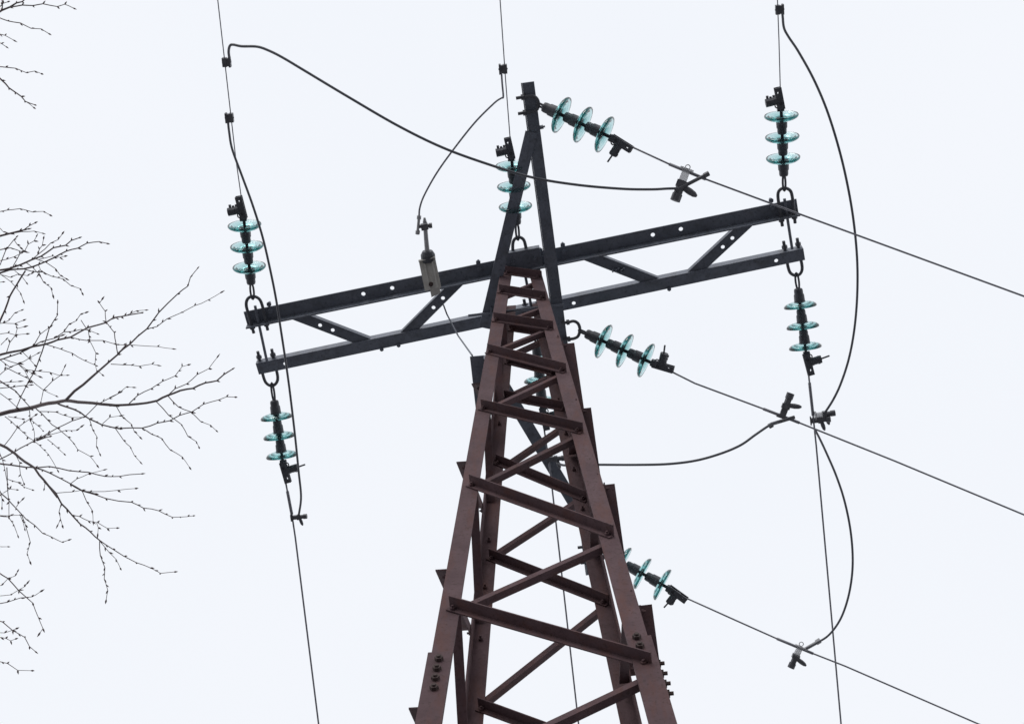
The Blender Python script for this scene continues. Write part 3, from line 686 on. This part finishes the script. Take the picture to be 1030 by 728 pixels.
l.b('A', 1.6, 2.0, [(155, 500), (105, 580), (60, 655), (30, 740), (-10, 830)]); l.b('A', 0.8, 0.6, [(90, 500), (130, 530), (160, 570)]); l.b('A', 0.8, 0.6, [(0, 520), (65, 565), (125, 635), (142, 680)])
l.b('A', 0.8, 0.6, [(10, 525), (65, 540), (110, 520), (168, 530), (190, 518)]); l.b('A', 0.8, 0.6, [(-10, 440), (40, 430), (85, 415), (125, 395)]); l.b('A', 0.8, 0.6, [(240, 430), (320, 410), (365, 418), (392, 412)]); l.b('A', 0.8, 0.6, [(235, 465), (250, 500), (240, 515)]); l.b('A', 0.8, 0.6, [(0, 240), (20, 262), (60, 272)])
l.b('A', 0.8, 0.6, [(-10, 570), (14, 568)], True)
l.done()
l = Limb(8.45, 3)
l.b('B', 2.6, 1.3, [(-20, 412), (40, 395), (130, 378), (200, 355), (280, 340), (350, 315), (430, 298), (535, 240), (645, 210), (690, 180), (740, 172), (860, 150)], True)
l.b('H', 1.0, 0.6, [(318, 385), (365, 372), (400, 357), (425, 355)])
l.b('B', 1.2, 0.7, [(270, 345), (300, 245), (330, 195), (350, 165), (352, 95)]); l.b('B', 1.0, 0.6, [(205, 350), (245, 280), (300, 240)]); l.b('B', 1.0, 0.6, [(330, 305), (390, 265), (420, 220), (465, 198), (490, 160), (518, 150)])
l.b('B', 1.1, 0.6, [(390, 265), (450, 262), (495, 250), (540, 255), (590, 275)]); l.b('B', 0.9, 0.6, [(495, 195), (540, 260), (548, 320), (585, 395), (580, 460), (590, 500)])
l.b('B', 1.0, 0.6, [(430, 298), (530, 318), (630, 318), (710, 342), (800, 345), (960, 355), (1050, 368)]); l.b('B', 1.2, 0.7, [(718, 398), (710, 345), (698, 270), (648, 205), (642, 140), (607, 90)])
l.b('B', 0.9, 0.6, [(607, 90), (620, 72)]); l.b('B', 1.0, 0.7, [(280, 342), (370, 370), (440, 395), (515, 440), (585, 470)])
l.b('B', 1.5, 0.9, [(-20, 440), (60, 415), (120, 395), (200, 355), (250, 325), (330, 305), (370, 290)], True)
l.b('B', 1.3, 0.9, [(270, 345), (240, 430), (210, 510), (175, 565), (130, 655), (100, 728)]); l.b('B', 0.9, 0.6, [(-20, 215), (20, 212), (90, 215), (140, 196)], True); l.b('B', 0.8, 0.6, [(20, 212), (55, 195), (90, 150), (128, 135)])
l.b('B', 0.8, 0.6, [(-20, 280), (50, 272), (95, 285), (160, 278)], True); l.b('B', 0.9, 0.6, [(40, 390), (60, 330), (95, 285), (105, 245), (145, 235)]); l.b('B', 0.8, 0.6, [(5, 345), (35, 315)])
l.b('B', 0.9, 0.6, [(0, 435), (60, 480), (120, 460), (180, 425), (225, 400)]); l.b('B', 0.9, 0.6, [(20, 430), (110, 460), (160, 495), (235, 505), (305, 512), (365, 532), (405, 530)]); l.b('B', 0.8, 0.6, [(130, 380), (175, 425), (210, 465)])
l.b('B', 1.0, 0.6, [(30, 480), (110, 520), (190, 560), (265, 620), (340, 655)]); l.b('B', 0.9, 0.6, [(265, 620), (320, 565), (370, 530), (392, 485)]); l.b('B', 0.8, 0.6, [(265, 620), (250, 690)]); l.b('B', 0.9, 0.6, [(-20, 545), (30, 500), (110, 460)], True)
l.b('B', 0.9, 0.6, [(-20, 578), (60, 572), (110, 568)], True); l.b('B', 1.0, 0.7, [(-20, 610), (80, 602), (150, 592), (180, 590)], True); l.b('B', 0.8, 0.6, [(110, 460), (150, 500), (180, 560)]); l.b('B', 0.8, 0.6, [(160, 495), (200, 520), (235, 535)])
l.done()
l = Limb(8.2, 4)
l.b('C', 4.6, 3.0, [(-30, 228), (60, 205), (180, 185), (250, 165), (340, 150), (400, 138), (430, 140), (520, 150), (620, 160), (728, 170)], True)
l.b('F', 3.0, 1.3, [(0, 378), (110, 375), (210, 365), (270, 352), (330, 322), (400, 295), (470, 283), (540, 252), (605, 240), (645, 205), (688, 178)])
l.b('C', 3.2, 1.6, [(400, 138), (455, 80), (560, -5), (600, -40), (718, -142), (760, -190)]); l.b('H', 1.9, 0.8, [(345, 482), (380, 455), (430, 410), (465, 362), (520, 308), (550, 285), (558, 258), (577, 235)])
l.b('H', 1.1, 0.6, [(430, 410), (460, 403), (490, 380), (570, 342), (610, 325), (645, 305)]); l.b('B', 0.9, 0.6, [(590, 500), (622, 525)])
l.b('H', 1.0, 0.6, [(325, 513), (360, 515), (408, 519), (445, 513), (460, 516)])
l.b('F', 1.2, 0.6, [(110, 370), (160, 322), (235, 285), (300, 243), (370, 213), (410, 160), (440, 152)]); l.b('F', 1.2, 0.6, [(330, 322), (370, 285), (435, 258), (495, 205), (560, 172), (605, 112)])
l.b('F', 1.2, 0.6, [(330, 325), (390, 388), (460, 415), (515, 470), (570, 490), (600, 518)]); l.b('F', 1.2, 0.6, [(265, 358), (335, 435), (405, 485), (442, 552), (490, 582), (503, 610)])
l.b('F', 1.0, 0.6, [(40, 385), (75, 445), (125, 485), (140, 525), (170, 555)]); l.b('F', 0.8, 0.6, [(0, 335), (50, 312), (95, 275), (130, 277)])
l.b('C', 2.0, 1.4, [(340, 150), (400, 175), (490, 210), (545, 250), (620, 285), (700, 305), (728, 310)]); l.b('F', 1.5, 0.7, [(0, 500), (60, 508), (185, 506), (270, 478), (340, 465), (395, 435), (465, 415), (530, 372), (615, 348), (660, 330), (705, 332)])
l.b('F', 1.2, 0.6, [(185, 508), (240, 542), (295, 565), (342, 628), (410, 668), (450, 725)]); l.b('F', 1.0, 0.6, [(35, 510), (80, 575), (118, 612), (142, 662), (172, 695)])
l.b('C', 0.9, 0.6, [(545, 250), (565, 315), (592, 360), (588, 415), (608, 460)]); l.b('C', 0.8, 0.6, [(625, 280), (670, 240), (728, 232)])
l.b('C', 1.4, 0.9, [(-20, 505), (90, 450), (160, 410), (240, 370), (350, 305), (440, 262), (520, 235), (590, 165), (665, 125), (728, 92)]); l.b('C', 1.2, 0.6, [(220, 188), (290, 255), (350, 305), (415, 360), (475, 437), (550, 478), (590, 530)])
l.b('C', 1.7, 1.0, [(-20, 5), (40, 45), (95, 80), (140, 130), (190, 185)], True); l.b('C', 0.9, 0.7, [(-20, 80), (50, 130), (105, 180)], True); l.b('C', 0.9, 0.6, [(245, 205), (340, 208), (440, 242), (500, 240)])
l.b('C', 0.9, 0.6, [(30, 235), (105, 300), (170, 360), (240, 410), (295, 465), (350, 560)]); l.b('C', 0.9, 0.6, [(180, 200), (182, 255), (205, 310), (210, 370)]); l.b('C', 0.9, 0.6, [(20, 420), (105, 305), (182, 250), (212, 230)])
l.b('C', 0.9, 0.6, [(210, 370), (290, 350), (400, 320), (465, 320), (490, 302)]); l.b('C', 0.8, 0.6, [(290, 375), (350, 425), (390, 462)]); l.b('C', 0.8, 0.6, [(182, 250), (230, 290), (260, 320)])
l.b('C', 3.2, 1.0, [(225, 378), (265, 366), (300, 358)]); l.b('C', 0.8, 0.6, [(50, 235), (85, 242), (135, 250)])
l.done()
l = Limb(8.0, 5)
l.b('C', 2.9, 2.4, [(-20, 398), (40, 425), (90, 460), (150, 510), (210, 548), (270, 625), (350, 728)], True)
l.b('D', 2.3, 1.4, [(270, 25), (340, 95), (375, 160), (440, 230), (490, 285), (550, 330), (610, 385)]); l.b('I', 1.3, 0.7, [(292, 330), (330, 355), (400, 395), (440, 410), (470, 426), (510, 422)])
l.b('C', 1.8, 0.9, [(-20, 520), (60, 530), (160, 545), (215, 548), (300, 540), (420, 565), (540, 575), (640, 600), (728, 600), (860, 585)], True); l.b('C', 1.6, 1.0, [(215, 548), (300, 578), (430, 645), (500, 685), (580, 705)])
l.b('I', 1.4, 0.7, [(205, 165), (240, 185), (310, 207), (385, 218), (420, 235), (465, 243), (505, 262), (550, 260), (565, 258)]); l.b('C', 0.9, 0.6, [(430, 645), (470, 615), (540, 585), (630, 562)])
l.b('I', 1.0, 0.6, [(238, 185), (265, 187), (345, 183), (395, 178)]); l.b('D', 0.9, 0.6, [(345, 95), (440, 88), (500, 78)]); l.b('D', 1.1, 0.6, [(500, 78), (530, 150), (562, 200), (568, 265)]); l.b('D', 0.9, 0.6, [(372, 165), (360, 210), (370, 255), (355, 285)]); l.b('D', 0.8, 0.6, [(370, 255), (380, 290)])
l.b('D', 1.0, 0.6, [(445, 230), (485, 238), (540, 265), (595, 275), (655, 310), (710, 308)]); l.b('D', 0.8, 0.6, [(590, 278), (600, 305), (597, 340)])
l.b('D', 1.1, 0.7, [(608, 388), (612, 475), (640, 550), (636, 620), (658, 690), (648, 745)]); l.b('I', 0.9, 0.6, [(295, 335), (320, 365), (340, 385), (352, 410)])
l.b('D', 0.8, 0.6, [(275, 35), (270, 65)]); l.b('C', 0.9, 0.6, [(90, 460), (120, 515), (125, 590), (145, 640)])
l.b('D', 1.4, 0.7, [(-20, 65), (45, 130), (100, 190), (160, 255), (210, 290), (260, 340), (310, 360), (380, 395), (415, 383)], True); l.b('D', 1.0, 0.6, [(130, 225), (155, 290), (185, 395), (165, 465), (182, 510)])
l.b('D', 1.1, 0.7, [(42, -60), (45, 60), (55, 150), (55, 240)]); l.b('D', 1.0, 0.6, [(0, 235), (50, 240), (85, 290), (108, 352)]); l.b('D', 0.9, 0.6, [(0, 232), (60, 233), (125, 230)])
l.b('D', 0.8, 0.6, [(45, 10), (110, 30), (150, 60), (195, 75)]); l.b('D', 0.8, 0.6, [(100, 180), (112, 160), (132, 140)]); l.b('D', 0.8, 0.6, [(0, 80), (12, 130), (12, 180)]); l.b('D', 0.8, 0.6, [(20, 95), (60, 70), (100, 75)]); l.b('D', 0.8, 0.6, [(120, 225), (140, 270), (150, 310)])
l.b('C', 0.9, 0.6, [(-10, 440), (15, 500), (30, 560), (45, 640)]); l.b('D', 0.8, 0.6, [(-20, 420), (45, 422)], True)
l.done()
l = Limb(7.7, 6)
l.b('E', 1.4, 0.7, [(-20, 85), (48, 130), (115, 205), (160, 245), (200, 280), (235, 370), (262, 435)], True); l.b('E', 0.7, 0.6, [(262, 435), (245, 460)]); l.b('E', 0.9, 0.6, [(-20, 175), (10, 172), (50, 130), (92, 115), (105, 92)])
l.b('E', 0.8, 0.6, [(-20, 238), (65, 230), (115, 200), (150, 180), (162, 165)], True); l.b('E', 1.2, 0.7, [(-20, 286), (45, 275), (128, 248), (195, 242), (245, 212)], True)
l.b('E', 1.3, 0.7, [(-20, 385), (15, 395), (78, 448), (150, 488), (180, 545), (212, 572)], True); l.b('E', 0.8, 0.6, [(-20, 460), (28, 462), (78, 445), (95, 438)]); l.b('E', 0.8, 0.6, [(-20, 488), (35, 495), (65, 510), (92, 500)]); l.b('E', 1.0, 0.6, [(-20, 633), (45, 648), (108, 690), (190, 692)], True)
l.done()
